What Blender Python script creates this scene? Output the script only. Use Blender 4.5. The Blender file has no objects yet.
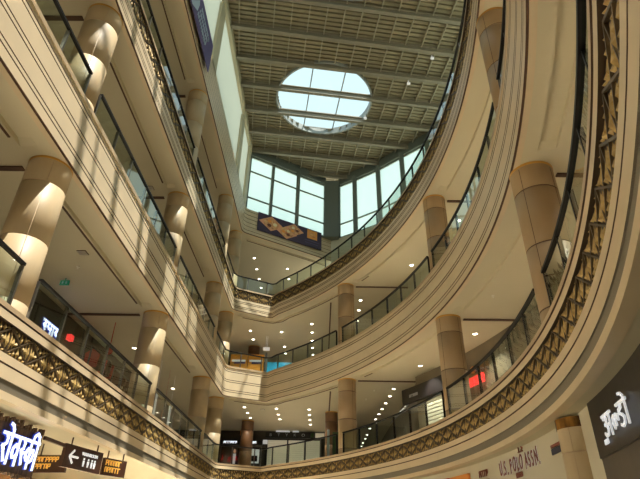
import bpy, math, random
from mathutils import Vector, Matrix
random.seed(7)
sc = bpy.context.scene
col = bpy.context.collection
U = 5.5                      # metres per layout unit
EYE = 1.6
def W(x, y, h): return Vector((x*U, y*U, EYE + h*U))

# ------------------------------------------------------------------ camera
cam_d = bpy.data.cameras.new('camera'); cam = bpy.data.objects.new('camera', cam_d); col.objects.link(cam)
rot = Matrix(((0.99988686, -0.01292957, 0.00768772), (0.0, -0.51106866, -0.85953989), (0.01504243, 0.85944264, -0.51101083)))
cam.matrix_world = Matrix.Translation((0, 0, EYE)) @ rot.to_4x4()
cam_d.sensor_width = 36; cam_d.lens = 509.6/640*36; cam_d.clip_start = .05; cam_d.clip_end = 500
sc.camera = cam
# ------------------------------------------------------------------ sky, sun, exposure
wd = bpy.data.worlds.new('sky'); sc.world = wd; wd.use_nodes = True
bg = wd.node_tree.nodes['Background']; bg.inputs[0].default_value = (.66, .87, .93, 1); bg.inputs[1].default_value = .84
sun_d = bpy.data.lights.new('sun', 'SUN'); sun_d.energy = 6.2; sun_d.angle = .012; sun_d.color = (1, .95, .85)
sun = bpy.data.objects.new('sun', sun_d); col.objects.link(sun); sun.location = (10, -10, 60)
sun.rotation_euler = Vector((-.30, .25, -1)).to_track_quat('-Z', 'Y').to_euler()
LAMP = 45
sc.view_settings.view_transform = 'Standard'; sc.view_settings.look = 'None'
sc.view_settings.exposure = 0.6; sc.view_settings.gamma = 1; sc.view_settings.use_curve_mapping = False
sc.cycles.max_bounces = 10; sc.cycles.diffuse_bounces = 6; sc.cycles.transparent_max_bounces = 16
sc.cycles.sample_clamp_indirect = 6; sc.cycles.caustics_reflective = False; sc.cycles.caustics_refractive = False
try: sc.cycles.use_denoising = True
except Exception: pass

# ------------------------------------------------------------------ materials
def mat(name, c, rough=.5, metal=0, noise=0, nscale=3, c2=None, emit=0, spec=.5, bump=0, stretch=None):
    m = bpy.data.materials.new(name); m.use_nodes = True
    nt = m.node_tree; b = nt.nodes['Principled BSDF']
    b.inputs['Base Color'].default_value = (*c, 1); b.inputs['Roughness'].default_value = rough
    b.inputs['Metallic'].default_value = metal; b.inputs['Specular IOR Level'].default_value = spec
    if noise or c2:
        tc = nt.nodes.new('ShaderNodeTexCoord'); mp = nt.nodes.new('ShaderNodeMapping'); n = nt.nodes.new('ShaderNodeTexNoise')
        n.inputs['Scale'].default_value = nscale; n.inputs['Detail'].default_value = 5
        if stretch: mp.inputs['Scale'].default_value = stretch
        r = nt.nodes.new('ShaderNodeValToRGB'); cc = c2 or tuple(v*(1-noise) for v in c)
        r.color_ramp.elements[0].color = (*cc, 1); r.color_ramp.elements[0].position = .3
        r.color_ramp.elements[1].color = (*c, 1); r.color_ramp.elements[1].position = .7
        nt.links.new(tc.outputs['Object'], mp.inputs[0]); nt.links.new(mp.outputs[0], n.inputs['Vector'])
        nt.links.new(n.outputs['Fac'], r.inputs[0]); nt.links.new(r.outputs[0], b.inputs['Base Color'])
        if bump:
            bp = nt.nodes.new('ShaderNodeBump'); bp.inputs['Strength'].default_value = bump; bp.inputs['Distance'].default_value = .01
            nt.links.new(n.outputs['Fac'], bp.inputs['Height']); nt.links.new(bp.outputs[0], b.inputs['Normal'])
    if emit:
        b.inputs['Emission Color'].default_value = (*c, 1); b.inputs['Emission Strength'].default_value = emit
    return m
def glass(name, tint, refl=.12, rough=.02):
    m = bpy.data.materials.new(name); m.use_nodes = True; nt = m.node_tree
    for n in list(nt.nodes):
        if n.type != 'OUTPUT_MATERIAL': nt.nodes.remove(n)
    t = nt.nodes.new('ShaderNodeBsdfTransparent'); t.inputs[0].default_value = (*tint, 1)
    g = nt.nodes.new('ShaderNodeBsdfGlossy'); g.inputs['Roughness'].default_value = rough
    lw = nt.nodes.new('ShaderNodeLayerWeight'); lw.inputs[0].default_value = .5; fr = nt.nodes.new('ShaderNodeMath'); fr.operation = 'POWER'; fr.inputs[1].default_value = 4; nt.links.new(lw.outputs['Facing'], fr.inputs[0])
    ad = nt.nodes.new('ShaderNodeMath'); ad.operation = 'ADD'; ad.inputs[1].default_value = refl; ad.use_clamp = True
    mx = nt.nodes.new('ShaderNodeMixShader')
    nt.links.new(fr.outputs[0], ad.inputs[0]); nt.links.new(ad.outputs[0], mx.inputs[0])
    nt.links.new(t.outputs[0], mx.inputs[1]); nt.links.new(g.outputs[0], mx.inputs[2])
    nt.links.new(mx.outputs[0], nt.nodes['Material Output'].inputs[0])
    return m
def frosted(name, c, k=.6):
    m = bpy.data.materials.new(name); m.use_nodes = True; nt = m.node_tree
    for n in list(nt.nodes):
        if n.type != 'OUTPUT_MATERIAL': nt.nodes.remove(n)
    t = nt.nodes.new('ShaderNodeBsdfTranslucent'); t.inputs[0].default_value = (*c, 1)
    d = nt.nodes.new('ShaderNodeBsdfTransparent'); d.inputs[0].default_value = (*c, 1)
    mx = nt.nodes.new('ShaderNodeMixShader'); mx.inputs[0].default_value = k
    nt.links.new(t.outputs[0], mx.inputs[1]); nt.links.new(d.outputs[0], mx.inputs[2])
    nt.links.new(mx.outputs[0], nt.nodes['Material Output'].inputs[0])
    return m
M = dict(
    stone=mat('cream_fascia_stone', (.68, .55, .37), .42, noise=.10, nscale=1.2, spec=.35),
    lip=mat('shaded_lip_stone', (.50, .37, .23), .4, noise=.1, nscale=1.5),  # browner than the fascia: shade on the lip put into the colour
    groove=mat('dark_groove', (.09, .042, .022), .7),
    granite=mat('grey_granite', (.20, .175, .13), .5, c2=(.13, .11, .08), nscale=90),
    bronze=mat('dark_bronze', (.055, .032, .016), .5, metal=.2),
    gold=mat('antique_gold', (.52, .36, .13), .45, metal=.25, c2=(.28, .18, .055), nscale=14),
    barmetal=mat('lattice_metal', (.13, .09, .05), .45, metal=.5),
    soffit=mat('cream_soffit_paint', (.62, .555, .40), .6, noise=.04, nscale=.6, spec=.2),
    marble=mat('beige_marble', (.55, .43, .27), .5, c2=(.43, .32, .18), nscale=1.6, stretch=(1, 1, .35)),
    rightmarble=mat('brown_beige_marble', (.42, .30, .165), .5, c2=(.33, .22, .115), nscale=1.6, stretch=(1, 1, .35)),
    brownmarble=mat('brown_marble', (.22, .11, .05), .35, c2=(.16, .08, .035), nscale=2),
    amber=mat('amber_ring', (.62, .34, .07), .35, metal=.3),
    mosaic=mat('amber_mosaic', (.50, .25, .05), .2, metal=.4, c2=(.05, .02, .01), nscale=5, stretch=(1.6, 1.6, .4)),
    rail=mat('black_handrail', (.006, .005, .005), .45, spec=.25),
    steel=mat('brushed_steel', (.17, .16, .14), .35, metal=.7),
    deck=mat('khaki_roof_deck', (.34, .30, .20), .6, noise=.12, nscale=1),
    beam=mat('grey_beam_paint', (.27, .24, .18), .5, noise=.06, nscale=2),
    purlin=mat('purlin_paint', (.42, .38, .28), .5),
    frame=mat('window_frame_grey', (.15, .17, .15), .5),
    curb=mat('skylight_curb_grey', (.34, .36, .35), .5),
    floor=mat('pale_floor_tile', (.58, .53, .43), .25, noise=.06, nscale=1),
    wall=mat('cream_wall_paint', (.64, .60, .48), .6, noise=.04, nscale=1, spec=.2),
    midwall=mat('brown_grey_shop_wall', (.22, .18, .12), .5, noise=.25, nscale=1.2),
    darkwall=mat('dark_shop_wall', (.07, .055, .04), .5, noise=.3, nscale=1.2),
    black=mat('black_signboard', (.012, .010, .010), .35),
    brownsign=mat('brown_signboard', (.05, .018, .010), .4),
    white=mat('white_letter', (.85, .88, .92), .4, emit=.3),
    bluewhite=mat('white_lit_letter', (.80, .86, 1.0), .4, emit=.7),
    blue=mat('blue_halo', (.02, .05, .45), .4, emit=.35),
    goldtxt=mat('gold_letter', (.75, .42, .08), .4, emit=.25),
    maroon=mat('maroon_letter', (.20, .045, .02), .5),
    red=mat('red_lit_sign', (.95, .04, .04), .4, emit=.9),
    redcloth=mat('red_cloth', (.55, .05, .03), .8),
    browncloth=mat('brown_cloth', (.22, .10, .05), .85, c2=(.10, .05, .03), nscale=8),
    orange=mat('orange_hoarding', (.95, .42, .05), .5, noise=.12, nscale=.8),
    cyan=mat('blue_hoarding', (.02, .38, .68), .5),
    purple=mat('purple_print', (.045, .022, .06), .5),
    violet=mat('blue_violet_print', (.10, .075, .20), .6),
    paleblue=mat('pale_blue_print', (.42, .52, .62), .6),
    food=mat('food_print', (.50, .13, .05), .5, c2=(.85, .55, .25), nscale=5), cream_food=mat('cream_food_print', (.85, .72, .45), .5), darkfood=mat('dark_food_print', (.16, .04, .02), .5),
    plate=mat('plate_print', (.78, .36, .20), .5),
    orangeprint=mat('orange_print', (.85, .33, .06), .5),
    lamp=mat('lamp_white', (1, .93, .78), .5, emit=9),
    lampring=mat('lamp_ring', (.75, .70, .6), .4),
    green=mat('green_exit', (.01, .16, .09), .5, emit=.25),
    blind=mat('cream_blind', (.78, .72, .56), .7, emit=.13),  # faint emission stands in for shop light behind the blinds
    skin=mat('poster_skin', (.55, .28, .18), .7, emit=.4), suit=mat('poster_suit', (.02, .02, .03), .7),
    shirt=mat('poster_white', (.75, .75, .75), .7, emit=.25),
    texture=mat('twig_panel', (.14, .075, .035), .6, c2=(.035, .018, .01), nscale=6, stretch=(3, 3, .5), bump=.8),
    wood=mat('warm_wood', (.42, .20, .07), .5, noise=.2, nscale=2),
    greyfab=mat('grey_awning', (.36, .38, .42), .6), navy=mat('navy', (.01, .015, .05), .5),
    green_ad=mat('green_poster', (.06, .13, .04), .5, c2=(.03, .05, .02), nscale=3),
    railglass=glass('railing_glass', (.70, .80, .74), .07), winglass=glass('window_glass', (.93, .97, .96), .02),
    clerglass=frosted('hazy_window_glass', (.80, .90, .80), .6), panel=frosted('frosted_panel', (.66, .68, .62), .12),
    shopglass=glass('shop_glass', (.8, .82, .8), .05),
)
# ------------------------------------------------------------------ mesh builder
class MB:
    def __init__(s): s.v = []; s.f = []; s.m = []
    def quad(s, a, b, c, d, m=0):
        n = len(s.v); s.v += [Vector(a), Vector(b), Vector(c), Vector(d)]; s.f.append((n, n+1, n+2, n+3)); s.m.append(m)
    def poly(s, pts, m=0):
        n = len(s.v); s.v += [Vector(p) for p in pts]; s.f.append(tuple(range(n, n+len(pts)))); s.m.append(m)
    def obox(s, c, ax, ay, az, m=0):         # centre + three half-axis vectors
        c = Vector(c); ax, ay, az = Vector(ax), Vector(ay), Vector(az); n = len(s.v)
        for i in (-1, 1):
            for j in (-1, 1):
                for k in (-1, 1): s.v.append(c + ax*i + ay*j + az*k)
        for q in ((0,1,3,2),(4,6,7,5),(0,4,5,1),(2,3,7,6),(0,2,6,4),(1,5,7,3)):
            s.f.append(tuple(n+t for t in q)); s.m.append(m)
    def box(s, a, b, m=0):
        a, b = Vector(a), Vector(b); h = (b-a)/2
        s.obox((a+b)/2, (h.x,0,0), (0,h.y,0), (0,0,h.z), m)
    def bar(s, a, b, w, t, nrm, m=0):        # bar from a to b, half width w, half thickness t along nrm
        a, b = Vector(a), Vector(b); d = b-a; L = d.length
        if L < 1e-6: return
        d /= L; nrm = Vector(nrm).normalized(); sd = d.cross(nrm).normalized(); nn = sd.cross(d).normalized()
        s.obox((a+b)/2, d*L/2, sd*w, nn*t, m)
    def ring(s, c, rz, n=40, m=0, cap0=False, cap1=False):   # lathe around z: rz = [(r, z)]
        base = len(s.v)
        for r, z in rz:
            for i in range(n):
                a = 2*math.pi*i/n; s.v.append(Vector((c[0]+r*math.cos(a), c[1]+r*math.sin(a), z)))
        for k in range(len(rz)-1):
            for i in range(n):
                j = (i+1) % n
                s.f.append((base+k*n+i, base+k*n+j, base+(k+1)*n+j, base+(k+1)*n+i)); s.m.append(m if not isinstance(m, list) else m[k])
        if cap0: s.f.append(tuple(base+i for i in range(n))[::-1]); s.m.append(0)
        if cap1: s.f.append(tuple(base+(len(rz)-1)*n+i for i in range(n))); s.m.append(0)
    def build(s, name, mats, parent=None, smooth=False, origin=None):
        me = bpy.data.meshes.new(name)
        o = bpy.data.objects.new(name, me); col.objects.link(o)
        if parent is not None: org = WORLD[parent.name]
        else:
            org = Vector(origin) if origin is not None else None
            if org is None:
                xs = [p.x for p in s.v]; ys = [p.y for p in s.v]; zs = [p.z for p in s.v]
                org = Vector(((min(xs)+max(xs))/2, (min(ys)+max(ys))/2, min(zs)))
            o.location = org
        WORLD[o.name] = Vector(org)
        me.from_pydata([tuple(p-org) for p in s.v], [], s.f)
        for mm in (mats if isinstance(mats, (list, tuple)) else [mats]): me.materials.append(mm)
        me.polygons.foreach_set('material_index', s.m)
        if smooth: me.polygons.foreach_set('use_smooth', [True]*len(s.f))
        me.update()
        if parent is not None: o.parent = parent
        return o
WORLD = {}
def empty(name, loc):
    o = bpy.data.objects.new(name, None); col.objects.link(o); o.location = loc; WORLD[o.name] = Vector(loc); o.empty_display_size = .2; return o
def tag(o, label=None, cat=None, group=None, kind=None):
    if label: o['label'] = label
    if cat: o['category'] = cat
    if group: o['group'] = group
    if kind: o['kind'] = kind
    return o
def struct(o): o['kind'] = 'structure'; return o
def copy_tree(o, parent=None):
    c = o.copy(); col.objects.link(c)
    if parent: c.parent = parent; c.matrix_parent_inverse = o.matrix_parent_inverse
    for ch in list(o.children): copy_tree(ch, c)
    return c

# ------------------------------------------------------------------ plan of the atrium edge
CX, CY, R0 = -3.47, 2.30, 4.26
def cpt(ang, r=R0): return (CX + r*math.cos(ang), CY + r*math.sin(ang))
def fillet(p0, p1, p2, r, n=6):
    a = Vector(p0)-Vector(p1); b = Vector(p2)-Vector(p1); a.normalize(); b.normalize()
    A = Vector(p1)+a*r; B = Vector(p1)+b*r; P = Vector(p1)
    return [tuple(A*(1-t)**2 + P*2*t*(1-t) + B*t*t) for t in [i/n for i in range(n+1)]]
A0 = math.atan2(5.47-CY, -.59-CX)
def main_path():
    p = [(-1, y) for y in [-.9+.2*i for i in range(30)] if y < 5.1]
    p += fillet((-1, 4), (-1, 5.25), (-.59, 5.48), .07)
    nxt = cpt(A0-.03)
    p += fillet((-1, 5.25), (-.59, 5.48), nxt, .03, 4)
    a = A0-.03
    while a > -.82: p.append(cpt(a)); a -= .014
    return p
def d_path():
    p = [(-1, y) for y in [-.9+.2*i for i in range(31)] if y < 5.2]
    p += fillet((-1, 4), (-1, 5.33), (.1, 6.05), .07)
    p.append((.10, 6.05)); return p
def normals(p):
    out = []
    for i in range(len(p)):
        a = Vector(p[max(i-1, 0)]); b = Vector(p[i]); c = Vector(p[min(i+1, len(p)-1)])
        d1 = (b-a) if i > 0 else (c-b); d2 = (c-b) if i < len(p)-1 else (b-a)
        d1.normalize(); d2.normalize(); n1 = Vector((-d1.y, d1.x)); n2 = Vector((-d2.y, d2.x))
        n = (n1+n2); n.normalize(); k = 1/max(.35, n.dot(n1)); out.append(n*k)
    return out
def resample(p, step):
    s = [0]
    for i in range(1, len(p)): s.append(s[-1] + math.dist(p[i], p[i-1]))
    n = max(1, int(round(s[-1]/step))); out = []; j = 0
    for k in range(n+1):
        t = s[-1]*k/n
        while j < len(s)-2 and s[j+1] < t: j += 1
        f = (t-s[j])/(s[j+1]-s[j]) if s[j+1] > s[j] else 0
        out.append((p[j][0]+(p[j+1][0]-p[j][0])*f, p[j][1]+(p[j+1][1]-p[j][1])*f))
    return out
def sweep(mb, p, prof, mats=None, nrm=None):
    nr = nrm or normals(p); base = len(mb.v); k = len(prof)
    for q, n in zip(p, nr):
        for off, h in prof: mb.v.append(W(q[0]+n[0]*off, q[1]+n[1]*off, h))
    for i in range(len(p)-1):
        for j in range(k-1):
            a = base+i*k+j; mb.f.append((a, a+1, a+k+1, a+k)); mb.m.append(mats[j] if mats else 0)
PATH = main_path(); NRM = normals(PATH); DPATH = d_path()
FINE = resample(PATH, .02); FNRM = normals(FINE)

# ------------------------------------------------------------------ fascias (trim)
def prof_from(rows):
    """rows: (h_top, h_bottom, offset, material) stacked downward -> profile with little returns"""
    prof = [(.12, rows[0][0])]; mats = []
    last = .12
    for ht, hb, off, m in rows:
        prof.append((off, ht)); mats.append(m if prof[-2][1] != ht or last < off else m)
        prof.append((off, hb)); mats.append(m); last = off
    prof.append((.03, rows[-1][1])); mats.append(S)
    
    return prof, mats
S, G, B, N, L = 0, 1, 2, 3, 4
FM = [M['stone'], M['groove'], M['bronze'], M['granite'], M['lip']]
rowsA = [(.635, .619, -.005, L), (.619, .613, .004, G), (.613, .588, -.003, S), (.588, .498, .009, B), (.498, .472, 0, S), (.472, .466, .006, G),
         (.466, .427, 0, S), (.427, .393, .004, N), (.393, .370, -.003, S)]
def grooved(top, bot, gs, gw=.006):
    rows = []; t = top
    for g in gs:
        rows.append((t, g+gw/2, 0, S)); rows.append((g+gw/2, g-gw/2, .006, G)); t = g-gw/2
    rows.append((t, bot, 0, S)); return rows
rowsB = [(1.575, 1.555, -.005, L)] + grooved(1.555, 1.268, [1.535, 1.515, 1.43, 1.41, 1.33, 1.31])+[(1.268, 1.264, .008, G)]
rowsC = [(2.475, 2.458, -.006, L), (2.458, 2.345, .008, B)] + grooved(2.345, 2.206, [2.315, 2.298, 2.255, 2.238])+[(2.206, 2.202, .008, G)]
rowsD = grooved(3.62, 3.27, [3.585, 3.53, 3.475, 3.42, 3.365, 3.31], .005)+[(3.267, 3.263, .008, G)]
fas = {}
for i, (nm, rows, pth) in enumerate((('A', rowsA, PATH), ('B', rowsB, PATH), ('C', rowsC, PATH), ('D', rowsD, DPATH))):
    mb = MB(); pr, ms = prof_from(rows); sweep(mb, pth, pr, ms)
    fas[nm] = struct(mb.build('trim_%d' % (i+1), FM))

# ornamental band: crossing bars and pointed leaves in every cell
def band(parent, h0, h1):
    mb = MB(); cell = .13; pts = resample(PATH, cell/2)
    nr = normals(pts)
    mid = (h0+h1)/2
    def at(i, u, h, off):
        # i = cell index (two samples per cell), u in 0..1
        t = 2*i + u*2; j = min(int(t), len(pts)-2); f = t-j
        x = pts[j][0]*(1-f)+pts[j+1][0]*f; y = pts[j][1]*(1-f)+pts[j+1][1]*f
        n = Vector(nr[j]).lerp(Vector(nr[j+1]), f)
        return W(x+n.x*off, y+n.y*off, h), Vector((n.x, n.y, 0))
    for i in range((len(pts)-1)//2):
        mx = at(i, .5, mid, 0)[0]
        if mx.y < .2*U and mx.x < 0: continue
        if mx.y < -.2*U: continue
        o = .005
        for (u0, a, u1, b) in ((0, h0, 1, h1), (0, h1, 1, h0)):
            for (p, q) in ((0, .5), (.5, 1)):
                ua, ub = u0+(u1-u0)*p, u0+(u1-u0)*q; ha, hb = a+(b-a)*p, a+(b-a)*q
                P, n = at(i, ua, ha, o); Q, _ = at(i, ub, hb, o); mb.bar(P, Q, .012, .016, n, 1)
        P, n = at(i, 0, h0, o); Q, _ = at(i, 0, h1, o); mb.bar(P, Q, .012, .012, n, 1)
        def leaf(u, hb, ht, w):
            P, n = at(i, u, hb, .0075); Q, _ = at(i, u, ht, .0075); d = Q-P; sd = d.cross(n).normalized()
            wm = P+d*.38; c = wm - n*.04; a1 = wm+sd*w; a2 = wm-sd*w
            for t in ((P, a1, c), (a1, Q, c), (Q, a2, c), (a2, P, c)): mb.poly(t, 0)
        H = h1-h0
        for u, f0, f1 in ((.5, .55, 1.0), (.32, .72, 1.0), (.68, .72, 1.0), (.17, .86, 1.0), (.83, .86, 1.0),
                          (.5, .0, .45), (.32, .0, .28), (.68, .0, .28), (.17, .0, .14), (.83, .0, .14),
                          (.07, .14, .86), (.93, .14, .86), (.20, .26, .74), (.80, .26, .74), (.33, .38, .62), (.67, .38, .62)):
            leaf(u, h0+H*f0, h0+H*f1, .05 if f1-f0 > .4 else .042)
    return mb.build('ornamental_band', [M['gold'], M['barmetal']], parent)
o = band(fas['A'], .501, .585); o = band(fas['C'], 2.349, 2.454)
del o

# ------------------------------------------------------------------ floor slabs and soffits
def big(p):                     # matching outer outline far behind the walls
    c = Vector((-.1, 2.2)); d = (Vector(p)-c).normalized(); return tuple(c+d*9)
def slab(name, path, h_soff, h_floor, cols=None, off=.024):
    """soffit with a flush edge strip, a recessed channel interrupted at the columns, and the field beyond it; plus the floor above"""
    fine = resample(path, .03); nr = normals(fine); mb = MB(); k = 7
    for q, n in zip(fine, nr):
        e = (q[0]+n[0]*.11, q[1]+n[1]*.11)
        near = cols is None or any(math.dist(e, c) < .15 for c in cols) or (q[0] < -.9 and q[1] > 4.3)
        hr = h_soff if near else h_soff+.018
        for o_, h in ((off, h_floor), (off, h_soff), (.082, h_soff), (.084, hr), (.148, hr), (.150, h_soff)): mb.v.append(W(q[0]+n[0]*o_, q[1]+n[1]*o_, h))
        b = big((q[0]+n[0]*.15, q[1]+n[1]*.15)); mb.v.append(W(b[0], b[1], h_soff))
    for i in range(len(fine)-1):
        for j in range(k-1): a = i*k+j; mb.f.append((a, a+1, a+k+1, a+k)); mb.m.append(0)
    base = len(mb.v)
    for q, n in zip(fine, nr):
        a = (q[0]+n[0]*off, q[1]+n[1]*off); b = big(a); mb.v += [W(a[0], a[1], h_floor), W(b[0], b[1], h_floor)]
    for i in range(len(fine)-1): a = base+2*i; mb.f.append((a, a+1, a+3, a+2)); mb.m.append(1)
    return struct(mb.build(name, [M['soffit'], M['floor']]))
LEFT = [(-1.09, .1), (-1.09, 1.6), (-1.09, 3.12), (-1.09, 4.62), (-1.09, 5.37)]
RIGHT = [(.815, 1.6), (.815, 3.12), (.225, 4.62)]
BACK = [(-.90, 6.5), (.11, 5.95)]
slabs = {'A': slab('ceiling.001', PATH, .372, .615), 'B': slab('ceiling.002', PATH, 1.266, 1.55, LEFT+RIGHT),
         'C': slab('ceiling.003', PATH, 2.204, 2.45, LEFT+RIGHT), 'D': slab('ceiling.004', DPATH, 3.265, 3.5, LEFT)}
mb = MB(); mb.quad((-60, -40, 0), (60, -40, 0), (60, 80, 0), (-60, 80, 0)); struct(mb.build('floor', M['floor']))

# columns per level
LEFT = [(-1.09, .1), (-1.09, 1.6), (-1.09, 3.12), (-1.09, 4.62), (-1.09, 5.37)]
RIGHT = [(.815, 1.6), (.815, 3.12), (.225, 4.62)]
BACK = [(-.90, 6.5), (.11, 5.95)]
# soffit reveal lines (dark grooves following the edge and crossing at the column lines)
def reveals(parent, h, path, cols, rights, dlev=False):
    mb = MB(); fine = resample(path, .02); nr = normals(fine)
    run = []
    def flush():
        if len(run) > 3:
            pp = [r[0] for r in run]; nn = [r[1] for r in run]
            e0 = .158
            if pp[len(pp)//2][0] > .3: run.clear(); return
            sweep(mb, pp, [(e0, h-.0005), (e0, h-.004), (e0+.009, h-.004), (e0+.009, h-.0005)], nrm=nn)
        run.clear()
    for q, n in zip(fine, nr):
        e = (q[0]+n[0]*.16, q[1]+n[1]*.16)
        if run and (q[0] > .3) != (run[-1][0][0] > .3): flush()
        if any(math.dist(e, c) < (.19 if q[0] < .3 else .13) for c in cols): flush()
        else: run.append((q, n))
    flush()
    if not dlev or True:
        for (x, y) in cols:
            if x < -1:
                if y in (4.62, 5.37) : continue
                mb.box(W(x-.75, y-.012, h-.008), W(x-.11, y+.012, h-.0005))
            elif y < 5 and not dlev:
                mb.box(W(x+.10, y-.010, h-.008), W(x+(.9 if y < 4 else .8), y+.010, h-.0005))
        if not dlev: mb.box(W(.075, 5.02, h-.006), W(.09, 6.9, h-.0005))
    return mb.build('reveal_groove', M['groove'], parent)
reveals(slabs['B'], 1.266, PATH, LEFT+RIGHT, RIGHT)
reveals(slabs['C'], 2.204, PATH, LEFT+RIGHT, RIGHT)
reveals(slabs['D'], 3.265, DPATH, LEFT, [], True)

# ------------------------------------------------------------------ walls
def vwall(name, pts, h0, h1, m, t=.03, z0=None):
    """wall along pts (layout units), thickness towards outside"""
    mb = MB(); sweep(mb, pts, [(0, h0), (0, h1), (t, h1), (t, h0), (0, h0)])
    for q, n in ((pts[0], normals(pts)[0]), (pts[-1], normals(pts)[-1])):
        mb.quad(W(q[0], q[1], h0), W(q[0]+n[0]*t, q[1]+n[1]*t, h0), W(q[0]+n[0]*t, q[1]+n[1]*t, h1), W(q[0], q[1], h1))
    return struct(mb.build(name, m))
G0 = -EYE/U
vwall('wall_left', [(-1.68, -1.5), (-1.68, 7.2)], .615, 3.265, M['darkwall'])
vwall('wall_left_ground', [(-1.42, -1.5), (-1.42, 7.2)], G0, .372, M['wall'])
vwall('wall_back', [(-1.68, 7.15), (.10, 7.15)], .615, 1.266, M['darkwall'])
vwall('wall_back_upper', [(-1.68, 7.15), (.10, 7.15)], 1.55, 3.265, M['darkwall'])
vwall('wall_back_ground', [(-1.42, 6.6), (.6, 6.6)], G0, .372, M['wall'])
arcs = lambda r, a0, a1, n=30: [cpt(a0+(a1-a0)*i/n, r) for i in range(n+1)]
ang = lambda x, y: math.atan2(y-CY, x-CX)
aS = ang(.78, 4.62)
for nm, h0, h1 in (('wall_right', .615, 1.266), ('wall_right_upper', 1.55, 2.204)):
    vwall(nm, [(.86, 9.0)]+[(.86, 4.62)]+arcs(R0+.55, aS-.03, -.75), h0, h1, M['midwall'] if h0 < 1 else M['wall'])
vwall('wall_passage', [(.10, 7.15), (.10, 9.0), (.86, 9.0)], .615, 3.265, M['wall'])
vwall('wall_right_ground', arcs(R0+.08, ang(.45, 4.2), -.75, 60), G0, .372, M['wall'])
# terrace wall under the clerestory and its back corner
CL = [(.10, 6.05), (.20, 6.02), (.43, 5.86), (.74, 5.62), (1.03, 5.34), (1.32, 5.06), (1.56, 4.72), (1.76, 4.30), (1.90, 3.85), (1.97, 3.35), (1.97, 2.8), (1.93, 2.2), (1.8, 1.4), (1.6, .6)]
SILL, HEAD = 3.60, 4.50
vwall('wall_terrace', CL, 2.45, SILL, M['wall'], .04)
vwall('wall_rear', [(-1.0, -1.25), (.1, -1.25), (1.6, .6)][::-1], G0, 4.62, M['wall'])
# upper left wall above the top fascia
mb = MB()
def pier(y0, y1):
    mb.box(W(-1.05, y0, SILL+.02), W(-1.0, y1, 4.45))
    n = 12; r = (y1-y0)/2; pts = [W(-1.0, (y0+y1)/2 - r*math.cos(math.pi*i/n), 4.45+ r*.6*math.sin(math.pi*i/n)) for i in range(n+1)]
    mb.poly(pts); mb.poly([p+Vector((-.05*U, 0, 0)) for p in pts][::-1])
    for i in range(n): mb.quad(pts[i], pts[i+1], pts[i+1]+Vector((-.05*U, 0, 0)), pts[i]+Vector((-.05*U, 0, 0)))
for y in (1.6, 3.12, 4.62): pier(y-.07, y+.09)
mb.box(W(-1.05, -1.2, 4.53), W(-.99, 5.35, 4.66)); mb.box(W(-1.05, -1.2, SILL+.02), W(-1.0, 5.35, SILL+.05))
mb.box(W(-1.05, 5.20, SILL+.02), W(-1.0, 5.36, 4.60))
wl = struct(mb.build('wall_left_top', M['soffit']))
mb = MB(); mb.box(W(-1.035, -1.2, SILL+.05), W(-1.025, 5.25, 4.54)); struct(mb.build('window_1', M['panel']))

# ------------------------------------------------------------------ clerestory windows
CB = [(-1.0, 5.36), (-.70, 5.55), (-.36, 5.77), (.02, 6.0)]
def clerestory(idx, p, q, hs, split=None):
    a, b = Vector(p), Vector(q); d = (b-a).normalized(); n = Vector((-d.y, d.x))
    off = n*.02
    mb = MB()
    def bx(s0, s1, h0, h1, th=.012):
        P = W(*(a+d*s0+off), h0); Q = W(*(a+d*s1+off), h1); c = (P+Q)/2
        mb.obox(c, Vector((d.x, d.y, 0))*((s1-s0)*U/2), Vector((n.x, n.y, 0))*(th*U), Vector((0, 0, (h1-h0)*U/2)))
    Ls = (b-a).length
    bx(0, .02, SILL, HEAD); bx(Ls-.02, Ls, SILL, HEAD); bx(0, Ls, SILL, SILL+.02); bx(0, Ls, HEAD-.02, HEAD)
    for h in (3.83, 4.25) if split is None else split: bx(0, Ls, h-.009, h+.009, .008)
    fr = struct(mb.build('window_%d' % idx, M['frame']))
    g = MB(); P, Q = a+off, b+off; g.quad(W(P.x, P.y, SILL), W(Q.x, Q.y, SILL), W(Q.x, Q.y, HEAD), W(P.x, P.y, HEAD))
    g.build('glass_pane', M['clerglass'], fr)
wi = 2
for i in range(3): clerestory(wi, CB[i], CB[i+1], 0); wi += 1
for i in range(1, len(CL)-1): clerestory(wi, CL[i], CL[i+1], 0, (3.83,)); wi += 1
mb = MB()
for (x, y) in CL[2:7]+CB[2:3]:      # mullion posts in front of the glazing
    mb.box(W(x-.035, y-.05, SILL-.02), W(x+.015, y+.0, HEAD+.03))
mb.box(W(.0, 5.94, SILL-.02), W(.205, 6.05, HEAD+.03))
for pts in (CB, CL[1:]):
    for i in range(len(pts)-1):
        mb.bar(W(*pts[i], HEAD+.010), W(*pts[i+1], HEAD+.010), .02*U, .015*U, (0, 0, 1))
for pts in (CB, CL[1:]): sweep(mb, pts, [(.0, HEAD), (.0, 4.70), (.03, 4.70), (.03, HEAD)])
struct(mb.build('trim_5', M['frame']))
mb = MB(); pts = [(-1.0, 5.36), (.1, 6.05)]; sweep(mb, pts, [(.0, 3.605), (-.02, 3.605), (-.02, 3.585), (.03, 3.585)]); struct(mb.build('trim_6', M['frame']))

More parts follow.
